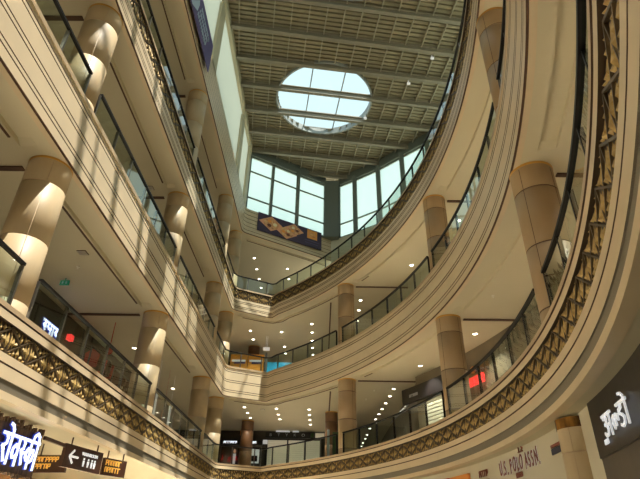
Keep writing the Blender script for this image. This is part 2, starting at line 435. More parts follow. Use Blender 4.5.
# ------------------------------------------------------------------ roof
C8, S8 = math.cos(math.radians(8)), math.sin(math.radians(8))
OX, OY = -.02, 4.48
def uv(u, v): return (OX + u*C8 - v*S8, OY + u*S8 + v*C8)
poly = [(-1.04, -1.4), (-1.04, 5.42), (.10, 6.16)] + [(x*1.02+.03, y*1.02) for x, y in CL[1:]] + [(.1, -1.4)]
def inside(x, y):
    c = False; n = len(poly)
    for i in range(n):
        x1, y1 = poly[i]; x2, y2 = poly[(i+1) % n]
        if (y1 > y) != (y2 > y) and x < (x2-x1)*(y-y1)/(y2-y1)+x1: c = not c
    return c
HOLES = [(0, 0), (0, -1.95)]
RH = .575
def holed(u, v, r=RH): return any((u-a)**2+(v-b)**2 < r*r for a, b in HOLES)
VGL = -2.75                       # beyond this the unseen roof is an open grid added to admit light
def runs(v, f, u0=-2.4, u1=3.2, st=.01):
    out = []; cur = None; u = u0
    while u <= u1:
        ok = f(u, v)
        if ok and cur is None: cur = u
        if not ok and cur is not None: out.append((cur, u)); cur = None
        u += st
    return out
mb = MB(); pitch = .052; v = VGL
while v < 2.0:
    rr = runs(v+pitch/2, lambda u, vv: inside(*uv(u, vv)) and not holed(u, vv, RH-.01))
    prof = [(0, 4.682), (.010, 4.682), (.014, 4.655), (.048, 4.655), (.052, 4.682)]
    for a, b in rr:
        for (va, ha), (vb, hb) in zip(prof, prof[1:]):
            mb.quad(W(*uv(a, v+va), ha), W(*uv(b, v+va), ha), W(*uv(b, v+vb), hb), W(*uv(a, v+vb), hb))
    v += pitch
roof = struct(mb.build('ceiling', M['deck']))
BV = [-.16+.388*k for k in range(-9, 6)]
for v in BV:
    for a, b in runs(v, lambda u, vv: inside(*uv(u, vv))):
        if b-a < .2: continue
        m_ = MB(); d = Vector((C8, S8, 0)); n = Vector((-S8, C8, 0))
        c = (W(*uv(a, v), 4.6)+W(*uv(b, v), 4.6))/2; hl = (b-a)*U/2
        m_.obox(c+Vector((0, 0, -.20)), d*hl, n*.11, Vector((0, 0, .018)))
        m_.obox(c+Vector((0, 0, -.01)), d*hl, n*.02, Vector((0, 0, .19)))
        m_.obox(c+Vector((0, 0, .19)), d*hl, n*.11, Vector((0, 0, .018)))
        m_.build('roof_beam', M['beam'], roof)
u = -2.1
while u < 2.6:
    segs = []; cur = None; v = VGL
    while v < 2.0:
        ok = inside(*uv(u, v)) and not holed(u, v, RH+.01)
        if ok and cur is None: cur = v
        if not ok and cur is not None: segs.append((cur, v)); cur = None
        v += .01
    if segs:
        m_ = MB()
        for a, b in segs:
            P, Q = W(*uv(u, a), 4.638), W(*uv(u, b), 4.638); m_.bar(P, Q, .028, .09, (0, 0, 1))
        m_.build('purlin', M['purlin'], roof)
    u += .178
# circular skylights
for k, (a, b) in enumerate(HOLES):
    c = W(*uv(a, b), 4.6); m_ = MB()
    m_.ring((c.x, c.y), [(RH*U-.05, c.z+.10), (RH*U-.05, c.z+.62), (RH*U+.06, c.z+.62), (RH*U+.06, c.z+.10), (RH*U-.05, c.z+.10)], 72)
    for du in (-.19, .19):
        L_ = math.sqrt(RH**2-du**2); m_.bar(W(*uv(a+du, b-L_), 4.70), W(*uv(a+du, b+L_), 4.70), .035, .05, (0, 0, 1))
    for dv in (-.16, .228, -.5, .5):
        if abs(dv) < RH:
            L_ = math.sqrt(RH**2-dv**2); m_.bar(W(*uv(a-L_, b+dv+.045), 4.70), W(*uv(a+L_, b+dv+.045), 4.70), .03, .04, (0, 0, 1))
    s_ = struct(m_.build('window_%d' % wi, M['curb'], smooth=False)); wi += 1
    g = MB(); n = 64; g.poly([Vector((c.x+RH*U*math.cos(2*math.pi*i/n), c.y+RH*U*math.sin(2*math.pi*i/n), c.z+.62)) for i in range(n)])
    g.build('glass_pane', M['winglass'], s_)
# unseen roof grid over the near end, added to let in sun and sky
m_ = MB()
v = VGL
while v > -6.2:
    for a, b in runs(v, lambda u, vv: inside(*uv(u, vv))): m_.bar(W(*uv(a, v), 4.66), W(*uv(b, v), 4.66), .05, .09, (0, 0, 1))
    v -= .78
for u in [-2.0+.62*i for i in range(8)]:
    vs = [-6.2+.05*i for i in range(int((VGL+6.2)/.05)+1)]; ok = [q for q in vs if inside(*uv(u, q))]
    if ok: m_.bar(W(*uv(u, ok[0]), 4.66), W(*uv(u, ok[-1]), 4.66), .05, .07, (0, 0, 1))
s_ = struct(m_.build('window_%d' % wi, M['curb'])); wi += 1
# small cameras hung below the beams
for (u, v, lb) in ((.53, .10, 'small white security camera under the roof beam right of the skylight'),
                   (.90, -.52, 'small white security camera under a roof beam near the upper right balcony'),
                   (1.05, -.90, 'small white camera under a roof beam, topmost of the three')):
    P = W(*uv(u, v), 4.53); m_ = MB(); m_.box(P+Vector((-.02, -.02, 0)), P+Vector((.02, .02, .20))); m_.box(P+Vector((-.10, -.06, -.11)), P+Vector((.10, .06, 0)))
    m_.ring((P.x, P.y), [(.05, P.z-.14), (.05, P.z-.10)], 16, cap0=True)
    tag(m_.build('security_camera', M['shirt']), lb, 'camera')

# ------------------------------------------------------------------ columns
def column(x, y, h0, h1, label, r=.080, m='marble', group=None, top='amber'):
    z0, z1 = W(0, 0, h0).z, W(0, 0, h1).z; c = W(x, y, h0); R = r*U
    t = empty('column', c); tag(t, label, 'column', group)
    mb = MB(); rz = [(R, z0)]; ms = []; pit = 1.30; z = z1-.62
    zs = []
    while z > z0+.2: zs.append(z); z -= pit
    for zz in reversed(zs):
        rz += [(R, zz-.012), (R-.014, zz-.006), (R-.014, zz+.006), (R, zz+.012)]; ms += [0, 1, 1, 1]
    rz.append((R, z1-.06)); ms.append(0)
    mb.ring((c.x, c.y), rz, 48, ms); 
    for a in (.6, .6+math.pi/2, .6+math.pi, .6+1.5*math.pi):
        d = Vector((math.cos(a), math.sin(a), 0)); s = Vector((-d.y, d.x, 0))
        mb.obox(Vector((c.x, c.y, (z0+z1-.1)/2))+d*(R-.004), d*.006, s*.005, Vector((0, 0, (z1-z0-.1)/2)), 1)
    mb.build('shaft', [M[m], M['lip'] if m == 'marble' else M['groove']], t, smooth=False)
    for p in bpy.data.objects[t.children[-1].name].data.polygons: p.use_smooth = len(p.vertices) == 4 and abs(p.normal.z) < .3
    mb = MB()
    if top == 'mosaic': mb.ring((c.x, c.y), [(R+.012, z1-.22), (R+.012, z1-.04), (R-.05, z1-.04)], 48)
    else: mb.ring((c.x, c.y), [(R+.002, z1-.06), (R+.008, z1-.05), (R+.008, z1-.004), (R-.05, z1-.004)], 48)
    mb.build('capital_ring', M[top], t, smooth=False)
    if top != 'mosaic':
        pass
    return t
HA, HB, HC = (.615, 1.266), (1.55, 2.204), (2.45, 3.265)
lab = {
 ('A', 1): 'sunlit beige marble column at the far left, on the first balcony', ('A', 2): 'beige marble column on the left first balcony, second from the left edge',
 ('A', 3): 'beige marble column at lower centre left, third along the left first balcony', ('A', 4): 'half sunlit beige column at the far corner of the first balcony',
 ('B', 1): 'beige marble column at top left on the second balcony', ('B', 2): 'beige column on the left second balcony beside its handrail end',
 ('B', 3): 'beige column on the left second balcony, third one along', ('B', 4): 'beige column at the far corner of the second balcony beside the orange hoarding',
 ('C', 2): 'short pale column under the top left soffit, nearest of the third balcony', ('C', 3): 'pale column on the left third balcony, middle of the three',
 ('C', 4): 'pale column at the far corner of the third balcony'}
for lv, (h0, h1) in (('A', HA), ('B', HB), ('C', HC)):
    for i, (x, y) in enumerate(LEFT):
        if (lv, i) in lab: column(x, y, h0, h1, lab[(lv, i)], group='left balcony columns')
labr = {('A', 0): 'large brown marble column on the right first balcony', ('A', 1): 'beige column on the right first balcony beside the red lit sign', ('A', 2): 'beige column on the first balcony right of bottom centre',
        ('B', 0): 'pale brown column at the top right on the second balcony', ('B', 1): 'beige column on the right second balcony, under the patterned band', ('B', 2): 'beige column near the centre on the second balcony'}
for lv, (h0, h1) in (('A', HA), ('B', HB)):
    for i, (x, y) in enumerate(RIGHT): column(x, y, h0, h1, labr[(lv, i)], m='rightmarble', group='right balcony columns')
column(-.90, 6.5, *HA, 'dark brown column deep inside the first balcony shopfronts', .075, 'brownmarble')
column(-.90, 6.5, *HB, 'dark brown column behind the orange hoarding', .075, 'brownmarble')
column(.11, 5.95, *HA, 'brown column beside the green poster behind the first balcony railing', .07, 'brownmarble')
column(.86, 1.77, G0, .372, 'ground floor marble column with amber mosaic top at bottom right', .075, 'marble', top='mosaic')

# ------------------------------------------------------------------ railings
def railing(run, nn, hl, label, grp):
    P0 = W(*run[len(run)//2], hl); t = empty('railing', P0); tag(t, label, 'railing', grp)
    off = .022
    mb = MB(); hr = hl+.158
    sweep(mb, run, [(off-.007, hr), (off-.007, hr+.010), (off+.007, hr+.010), (off+.007, hr), (off-.007, hr)], nrm=nn)
    for q, n in ((run[0], nn[0]), (run[-1], nn[-1])):
        mb.quad(W(q[0]+n[0]*(off-.007), q[1]+n[1]*(off-.007), hr), W(q[0]+n[0]*(off+.007), q[1]+n[1]*(off+.007), hr), W(q[0]+n[0]*(off+.007), q[1]+n[1]*(off+.007), hr+.01), W(q[0]+n[0]*(off-.007), q[1]+n[1]*(off-.007), hr+.01))
    mb.build('handrail', M['rail'], t)
    n = len(run)-1; k = max(1, round(n/12)); cuts = [round(n*i/k) for i in range(k+1)]
    for i in range(k):
        a, b = cuts[i], cuts[i+1]
        if b-a < 2: continue
        g = MB(); sweep(g, run[a:b+1], [(off, hl+.006), (off, hr-.002)], nrm=nn[a:b+1]); g.build('glass_panel', M['railglass'], t)
    for i in range(k+1):
        j = cuts[i]; q = run[j]; nr = Vector((nn[j][0], nn[j][1], 0)).normalized(); sd = Vector((-nr.y, nr.x, 0))
        P = W(q[0]+nr.x*off, q[1]+nr.y*off, (hl+hr)/2)
        p = MB(); p.obox(P+nr*.03, nr*.035, sd*.022, Vector((0, 0, (hr-hl)*U/2)))
        p.build('post', M['steel'] if q[0] < 0 else M['rail'], t)
names = {}
for lv, hl, cols_, nm in (('A', .637, LEFT+RIGHT, 'first'), ('B', 1.575, LEFT+RIGHT, 'second'), ('C', 2.475, LEFT, 'third')):
    run = []; rn = []; segs = []
    for q, n in zip(FINE, FNRM):
        e = (q[0]+n[0]*.022, q[1]+n[1]*.022)
        blocked = any(math.dist(e, c) < .088 for c in cols_) or (q[0] < -.9 and q[1] < .12) or (q[0] > 0 and q[1] < .0) or q[1] < -.1
        if blocked:
            if len(run) > 4: segs.append((run, rn))
            run, rn = [], []
        else: run.append(q); rn.append(n)
    if len(run) > 4: segs.append((run, rn))
    wh = {'A': ['at the far left edge of the frame', 'on the left, in front of the blue lit sign', 'on the left, in front of the white and red banners', 'across the far end, in front of the shop blinds', 'right of the bottom centre column, beneath the black signboard', 'on the right in front of the red lit sign', 'on the far right beside the large brown column'],
          'B': ['at the top left corner of the frame', 'on the left between the two upper left columns', 'on the left before the third column', 'across the far end in front of the orange hoarding', 'curving on the right between the two centre columns', 'on the right between the middle and upper columns', 'at the upper right edge by the pale brown column'],
          'C': ['at the top left of the frame', 'on the upper left under the top soffit', 'on the upper left before the pale middle column', 'long curve on the right under the clerestory windows']}[lv]
    for i, (r_, n_) in enumerate(segs):
        railing(r_, n_, hl, 'glass railing, %s balcony, %s' % (nm, wh[min(i, len(wh)-1)]), 'glass balcony railings')

# ------------------------------------------------------------------ downlights
ld = bpy.data.lights.new('downlight', 'SPOT'); ld.energy = LAMP; ld.spot_size = 1.9; ld.spot_blend = .6; ld.color = (1, .93, .80); ld.shadow_soft_size = .06
def make_light():
    t = empty('ceiling_light', (0, 0, 0)); mb = MB(); mb.ring((0, 0), [(.105, -.001), (.115, -.012), (.085, -.014)], 20); mb.build('rim', M['lampring'], t)
    mb = MB(); mb.ring((0, 0), [(.086, -.010), (.04, -.012)], 20, cap1=True); mb.build('lens', M['lamp'], t)
    return t
proto = None
lw_ = ld.copy(); lw_.energy = 220
lb_ = ld.copy(); lb_.energy = 240; lg_ = ld.copy(); lg_.energy = 2600; ls_ = ld.copy(); ls_.energy = 200; lr_ = ld.copy(); lr_.energy = 330
def light(x, y, h, label, grp, lamp=False, data=None):
    global proto
    if proto is None: proto = make_light(); t = proto
    else: t = copy_tree(proto)
    t.location = W(x, y, h); tag(t, label, 'ceiling light', grp)
    if lamp:
        l = bpy.data.objects.new('lamp', data or ld); col.objects.link(l); l.location = W(x, y, h)-Vector((0, 0, .08))
def lights(h, spots, label, grp, each=2, data=None):
    for i, (x, y) in enumerate(spots): light(x, y, h, label, grp, i % each == 0, data)
def row(x, ys): return [(x, y) for y in ys]
lights(3.265, row(-.93, (6.0, 6.32, 6.63, 6.93)), 'small round white downlight in the left row of the topmost far soffit', 'top soffit lights, left row')
lights(3.265, row(-.50, (6.3, 6.62, 6.93)), 'small round white downlight in the right row of the topmost far soffit', 'top soffit lights, right row')
lights(2.204, row(-.88, (5.9, 6.21, 6.5)), 'round white downlight in the left row of the soffit above the orange hoarding', 'second balcony soffit lights, left row', 2, lb_)
lights(2.204, row(-.50, (5.93, 6.47, 6.75)), 'round white downlight in the middle row of the soffit above the orange hoarding', 'second balcony soffit lights, middle row', 2, lb_)
lights(2.204, row(-.13, (5.65, 5.93, 6.22, 6.5, 6.79)), 'round white downlight in the row left of the central dark groove above the second balcony', 'second balcony soffit lights, right row')
lights(2.204, row(.395, (4.95, 5.22, 5.53)), 'round white downlight just right of the centre column above the second balcony', 'second balcony soffit lights behind the centre column')
lights(1.266, row(-.85, (5.75, 6.04, 6.31)), 'round white downlight in the left row above the first balcony far shops', 'first balcony soffit lights, left row')
lights(1.266, row(-.50, (5.80, 6.10, 6.36)), 'round white downlight in the middle row above the first balcony far shops', 'first balcony soffit lights, middle row')
lights(1.266, row(-.14, (5.82, 6.1, 6.38, 6.66)), 'round white downlight in the right row above the first balcony far shops', 'first balcony soffit lights, right row', 1, ls_)
lights(1.266, [(.68, 4.89), (.68, 5.17), (.67, 5.47), (.66, 5.74), (.65, 6.0), (.64, 6.28), (.63, 6.56), (.62, 6.85), (.62, 7.3), (.62, 7.6), (.61, 7.95), (.61, 8.25)], 'round white downlight in the long receding row of the first balcony passage', 'passage lights')
# corridor downlights added to brighten the balconies and their soffits
for h, lv in ((1.266, 'first'), (2.204, 'second'), (3.265, 'third')):
    lights(h, row(-1.45, (.9, 2.3, 3.8, 5.0)), 'added round downlight in the left corridor soffit of the %s balcony' % lv, 'added left corridor lights of the %s balcony' % lv, 1, lw_)
for h, lv in ((1.266, 'first'), (2.204, 'second')):
    lights(h, [cpt(ang(.7, y), R0+.40) for y in (4.1, 3.3, 2.4, 1.5, .6)], 'added round downlight in the right corridor soffit of the %s balcony' % lv, 'added right corridor lights of the %s balcony' % lv, 1, lr_)
lights(.372, row(-1.25, (.4, 1.3, 3.2, 4.4, 5.4)), 'added fill downlight in the ground floor soffit on the left', 'added ground floor fill lights', 1, lg_)  # strong row added so floor bounce lifts the soffits and right side

# ------------------------------------------------------------------ lettering helpers
DEV = {  # Devanagari glyph strokes: width, list of polylines; headline at y=1
 'ra': (.62, [[(.30, 1), (.46, .86), (.44, .68), (.28, .58), (.16, .58), (.30, .45), (.52, .08)]]),
 'aa': (.30, [[(.15, 1), (.15, 0)]]),
 'o': (.30, [[(.15, 0), (.15, 1), (.12, 1.18), (-.02, 1.32), (-.18, 1.36)]]),
 'va': (.72, [[(.56, 1), (.56, 0)], [(.56, .62), (.36, .72), (.18, .60), (.14, .42), (.26, .26), (.44, .30), (.56, .42)]]),
 's_': (.50, [[(.22, 1), (.34, .86), (.30, .66), (.12, .58), (.24, .44), (.40, .10)], [(.28, .52), (.50, .52)]]),
 'ka': (.86, [[(.44, 1), (.44, 0)], [(.44, .64), (.26, .72), (.12, .58), (.12, .40), (.26, .30), (.40, .40), (.56, .66), (.70, .70), (.80, .54), (.74, .34), (.62, .26)]]),
 'ii': (.34, [[(.20, 0), (.20, 1), (.14, 1.24), (-.06, 1.34), (-.30, 1.22), (-.36, 1.0)]]),
 'a': (.92, [[(.12, .86), (.26, .95), (.40, .82), (.34, .62), (.20, .56), (.36, .50), (.44, .32), (.34, .12), (.14, .08), (.04, .22)], [(.38, .52), (.72, .52)], [(.72, 1), (.72, 0)]]),
 'l_': (.62, [[(.56, .62), (.42, .70), (.30, .52), (.34, .24)], [(.34, .50), (.24, .70), (.10, .60), (.06, .38), (.16, .16)], [(.56, .62), (.58, .40)]]),
 'dda': (.60, [[(.36, 1), (.36, .82), (.16, .74), (.14, .60), (.34, .50), (.48, .36), (.44, .14), (.26, .04), (.12, .12)]]),
 'pa': (.72, [[(.56, 1), (.56, 0)], [(.16, 1), (.16, .62), (.28, .46), (.44, .46), (.56, .54)]]),
 'ya': (.74, [[(.58, 1), (.58, 0)], [(.14, .98), (.28, .88), (.26, .66), (.12, .56), (.24, .36), (.42, .34), (.58, .46)]]),
 'ma': (.74, [[(.58, 1), (.58, 0)], [(.18, 1), (.18, .40), (.10, .26), (.22, .18), (.30, .36), (.58, .36)]]),
 'na': (.70, [[(.54, 1), (.54, 0)], [(.54, .58), (.24, .58), (.12, .46), (.22, .34)]]),
}
def devtext(seq, org, right, up, size, w, nrm, thick=.02, sx=1):
    """letters as raised strokes; org = left end of baseline"""
    mb = MB(); x = 0; right, up, nrm = Vector(right).normalized(), Vector(up).normalized(), Vector(nrm).normalized(); org = Vector(org)
    T = lambda px, py: org + right*(px*size*sx) + up*(py*size)
    for k, g in enumerate(seq):
        wd_, strokes = DEV[g]
        for st in strokes:
            for a, b in zip(st, st[1:]):
                A_, B_ = T(x+a[0], a[1]), T(x+b[0], b[1]); e = (B_-A_).normalized()*w*.5; mb.bar(A_-e, B_+e, w, thick, nrm)
        if g != 'l_': mb.bar(T(x, 1), T(x+wd_, 1), w, thick, nrm)
        x += wd_
    return mb, x*size
def latin(txt, org, right, up, size, m, parent, name='lettering', ext=.01, sx=1.0, bold=0):
    cu = bpy.data.curves.new('t', 'FONT'); cu.body = txt; cu.size = size/.73; cu.extrude = ext; cu.offset = bold
    ob = bpy.data.objects.new('t', cu); col.objects.link(ob); bpy.context.view_layer.update()
    me = bpy.data.meshes.new_from_object(ob.evaluated_get(bpy.context.evaluated_depsgraph_get()))
    bpy.data.objects.remove(ob); bpy.data.curves.remove(cu)
    r, u_ = Vector(right).normalized(), Vector(up).normalized(); n = r.cross(u_)
    pw = WORLD[parent.name]
    for v_ in me.vertices:
        c = v_.co.copy(); v_.co = Vector(org) + r*(c.x*sx) + u_*c.y + n*c.z - pw
    me.name = name; me.materials.clear(); me.materials.append(m)
    o = bpy.data.objects.new(name, me); col.objects.link(o); o.parent = parent; WORLD[o.name] = pw; return o
def squiggle(mb, org, right, up, n, size, w, nrm, m=0):
    right, up = Vector(right).normalized(), Vector(up).normalized(); x = 0
    for i in range(n):
        a = Vector(org)+right*x; k = random.choice((0, 1, 2))
        mb.bar(a, a+up*size, w, .008, nrm, m)
        mb.bar(a+up*size, a+right*size*.6+up*size, w, .008, nrm, m)
        if k: mb.bar(a+right*size*.5+up*size, a+right*size*.5+up*size*(.1 if k == 1 else .5), w, .008, nrm, m)
        if k == 2: mb.bar(a+up*size*.5, a+right*size*.5+up*size*.5, w, .008, nrm, m)
        x += size*.8
Z = Vector((0, 0, 1))

# ------------------------------------------------------------------ ground floor left: signs
X, Y_ = -1.05, 1.0
t = empty('shop_sign', W(-1.09, 1.5, .19)); tag(t, 'dark twig textured shop sign with white blue edged Hindi letters at lower left', 'sign')
mb = MB(); mb.box(W(-1.12, .9, .19), W(-1.075, 2.08, .34))
yy = .9*U
while yy < 2.06*U:
    mb.box(Vector((-1.07*U-.05, yy, EYE+.34*U-.02)), Vector((-1.07*U+.02, yy+.05, EYE+.34*U+random.uniform(.02, .12)))); yy += .11
yy = .9*U
while yy < 2.06*U:
    mb.box(Vector((-1.07*U-.05, yy, EYE+.19*U-random.uniform(.02, .12))), Vector((-1.07*U+.02, yy+.05, EYE+.19*U))); yy += .13
mb.build('textured_board', M['texture'], t)
seq = ['ra', 'o', 'va', 's_', 'ka', 'ii']; size = .50
tot = sum(DEV[g][0] for g in seq)*size*.84
o0 = W(-1.066, 2.05, .212) - Vector((0, tot, 0))
mb, _ = devtext(seq, o0, (0, 1, 0), Z, size, .044, (1, 0, 0), .012, .84); mb.build('letter_halo', M['blue'], t)
mb, _ = devtext(seq, o0+Vector((.025, 0, 0)), (0, 1, 0), Z, size, .026, (1, 0, 0), .012, .84); mb.build('lettering', M['bluewhite'], t)
# brown board with two lines of orange lettering
def board(label, p, q, h0, h1, m, txt_m, lines, size, kindname='shop_sign'):
    a, b = W(*p, h0), W(*q, h0); d = (b-a); d.z = 0; Lh = d.length; d.normalize(); n = d.cross(Z)
    t = empty(kindname, a); tag(t, label, 'sign')
    mb = MB(); c = (a+b)/2+Vector((0, 0, (h1-h0)*U/2)); mb.obox(c, d*Lh/2, n*.04, Vector((0, 0, (h1-h0)*U/2))); mb.build('board', M[m], t)
    for f in (.15, .85): mb = MB(); P = a+d*Lh*f; mb.bar(Vector((P.x, P.y, EYE+h1*U)), Vector((P.x, P.y, EYE+.3715*U)), .012, .012, n); mb.build('hanger', M['brownsign'], t)
    mb = MB(); Ht = (h1-h0)*U
    for fr, cnt in lines: squiggle(mb, a+d*Lh*.08+Z*Ht*fr+n*.045, d, Z, cnt, size, size*.11, n)
    if lines: mb.build('lettering', M[txt_m], t)
    return t, a, d, n, Lh, Ht
board('dark brown board with two lines of small orange Hindi letters behind the washroom sign', (-1.30, 2.50), (-1.14, 2.48), .25, .322, 'brownsign', 'goldtxt', [(.60, 7), (.2, 5)], .11)
t, a, d, n, Lh, Ht = board('brown hanging washroom sign with white arrow and figure icons', (-1.07, 2.27), (-1.02, 2.55), .252, .342, 'brownsign', 'white', [], .1)
mb = MB(); o0 = a+d*Lh*.12+Z*Ht*.5+n*.05
mb.bar(o0, o0+d*.34, .022, .01, n); mb.bar(o0, o0+d*.15+Z*.14, .022, .01, n); mb.bar(o0, o0+d*.15-Z*.14, .022, .01, n); mb.build('arrow', M['white'], t)
latin('WASHROOM', a+d*Lh*.42+Z*Ht*.66+n*.05, d, Z, .075, M['white'], t, sx=1.1)
for i, kx in enumerate((.50, .62, .72, .80)):
    mb = MB(); o1 = a+d*Lh*kx+Z*Ht*.18+n*.05; mb.bar(o1, o1+Z*.10, .018, .01, n); mb.bar(o1+Z*.05, o1+Z*.13, .032 if i % 2 else .026, .01, n); mb.obox(o1+Z*.165, d*.02, n*.01, Z*.02); mb.build('figure_icon', M['white'], t)
board('brown framed board with golden lettering right of the washroom sign', (-1.05, 2.66), (-.99, 2.80), .262, .338, 'brownsign', 'goldtxt', [(.58, 6), (.18, 6)], .12)
mb = MB(); mb.box(W(-1.075, 2.085, .325), W(-1.065, 2.27, .338)); tag(mb.build('sign_bracket', M['brownsign']), 'brown horizontal bracket joining the twig sign and the washroom sign', 'bracket')
# ground floor left shopfront trims
mb = MB(); mb.box(W(-1.42, 1.9, .20), W(-1.36, 3.6, .24)); mb.box(W(-1.42, 1.9, .10), W(-1.39, 3.6, .20)); tag(mb.build('shop_fascia', M['wood']), 'warm wood shop fascia on the ground floor under the brown signs', 'shop front')
mb = MB(); mb.box(W(-1.18, .4, .366), W(-1.165, 1.96, .3715)); mb.build('reveal_groove', M['groove'], slabs['A'])

# ------------------------------------------------------------------ ground floor right: wall lettering and black sign
def oncyl(y, r, h):
    x = CX + math.sqrt(r*r-(y-CY)**2); return W(x, y, h)
t = empty('wall_lettering', oncyl(2.4, R0+.075, .28)); tag(t, 'dark red U.S. POLO ASSN. letters on the cream ground floor wall', 'sign')
rr_ = R0+.075
txt = 'U.S. POLO ASSN.'; ystart, yend = 2.645, 2.165
xs = 0; wds = {'.': .35, ' ': .45, 'U': .95, 'S': .85, 'P': .85, 'O': 1.05, 'L': .8, 'A': .95, 'N': 1.0}
totw = sum(wds[c] for c in txt)
for c in txt:
    y = ystart + (yend-ystart)*xs/totw; P = oncyl(y, rr_, .278); d = (oncyl(y-.02, rr_, .286)-P).normalized()
    if c != ' ':
        latin(c, P-d.cross(Z)*.006, d, Z, .33, M['shirt'], t, 'letter_outline', .004, .62, .008)
        latin(c, P, d, Z, .33, M['maroon'], t, 'letter', .012, .62, .004)
    xs += wds[c]
mb = MB(); P = oncyl(2.40, rr_, .352); d = (oncyl(2.36, rr_, .352)-P).normalized(); n = d.cross(Z)
mb.bar(P, P+d*.30, .014, .012, n); mb.bar(P+d*.05, P+d*.05+Z*.12, .012, .012, n); mb.bar(P+d*.20+Z*.02, P+d*.30+Z*.07, .012, .012, n); mb.bar(P+d*.30+Z*.07, P+d*.22+Z*.10, .012, .012, n)
mb.build('rider_emblem', M['maroon'], t)
mb = MB(); P = oncyl(2.46, rr_, .255); d = (oncyl(2.42, rr_, .255)-P).normalized(); squiggle(mb, P, d, Z, 5, .10, .018, d.cross(Z)); mb.build('small_lettering', M['maroon'], t)
t = empty('wall_lettering', oncyl(2.85, rr_, .29)); tag(t, 'small dark Hindi letters over a red line left of the U.S. POLO ASSN. letters', 'sign')
mb = MB(); P = oncyl(2.90, rr_, .30); d = (oncyl(2.8, rr_, .30)-P).normalized(); squiggle(mb, P, d, Z, 5, .15, .022, d.cross(Z)); mb.bar(P-Z*.10, P-Z*.10+d*.62, .02, .008, d.cross(Z)); mb.build('lettering', M['maroon'], t)
t = empty('wall_stripe', oncyl(1.95, rr_, .30)); tag(t, 'short red and navy stripe on the cream wall beside the mosaic topped column', 'sign')
mb = MB(); P = oncyl(2.03, rr_, .318); Q = oncyl(1.90, rr_, .318); mb.bar(P, Q, .03, .01, (-1, 0, 0)); mb.build('red_stripe', M['maroon'], t)
mb = MB(); P = oncyl(2.03, rr_, .300); Q = oncyl(1.90, rr_, .300); mb.bar(P, Q, .055, .01, (-1, 0, 0)); mb.build('navy_stripe', M['navy'], t)
for (y0, y1, m, lb) in ((3.62, 3.28, 'redcloth', 'dark red shop sign at the bottom edge below the curved band'), (3.26, 3.02, 'orangeprint', 'small orange shop sign beside the dark red sign at the bottom edge')):
    mb = MB(); pts = [(oncyl(y0+(y1-y0)*i/4, R0+.068, 0).x/U, y0+(y1-y0)*i/4) for i in range(5)]
    sweep(mb, pts, [(0, .26), (0, .335), (.01, .335), (.01, .26), (0, .26)]); tag(mb.build('shop_sign', M[m]), lb, 'sign')
# black fascia sign
rs = R0+.065
t = empty('shop_sign', oncyl(1.2, rs, .2)); tag(t, 'black signboard with white Hindi letters at the lower right corner', 'sign')
mb = MB(); ys = [1.56-.05*i for i in range(24)]; pts = [(oncyl(y, rs, 0).x/U, y) for y in ys]
sweep(mb, pts, [(0, .215), (0, .368), (.04, .368), (.04, .215), (0, .215)])
mb.quad(W(*pts[0], .215), W(pts[0][0]+.04, pts[0][1], .215), W(pts[0][0]+.04, pts[0][1], .368), W(*pts[0], .368)); mb.build('board', M['black'], t)
def dev_on_cyl(seq, y0, r, h, size, w):
    P = oncyl(y0, r, h); tot = sum(DEV[g][0] for g in seq)*size; d = (oncyl(y0-tot/U, r, h)-P).normalized()
    return devtext(seq, P-d.cross(Z)*-.0, d, Z, size, w, d.cross(Z), .012, 1.75)[0]
dev_on_cyl(['a', 'l_', 'dda', 'o'], 1.42, rs-.014, .246, .29, .018).build('lettering', M['white'], t)
mb = MB(); P = oncyl(1.47, rs-.004, .238); d = (oncyl(1.40, rs-.004, .238)-P).normalized(); squiggle(mb, P, d, Z, 4, .06, .010, d.cross(Z)); mb.build('small_lettering', M['white'], t)
mb = MB(); ys = [1.56-.05*i for i in range(24)]; pts = [(oncyl(y, R0+.07, 0).x/U, y) for y in ys]; sweep(mb, pts, [(0, G0), (0, .215)]); tag(mb.build('storefront', M['darkwall']), 'dark shop front under the black Hindi signboard', 'shop front')

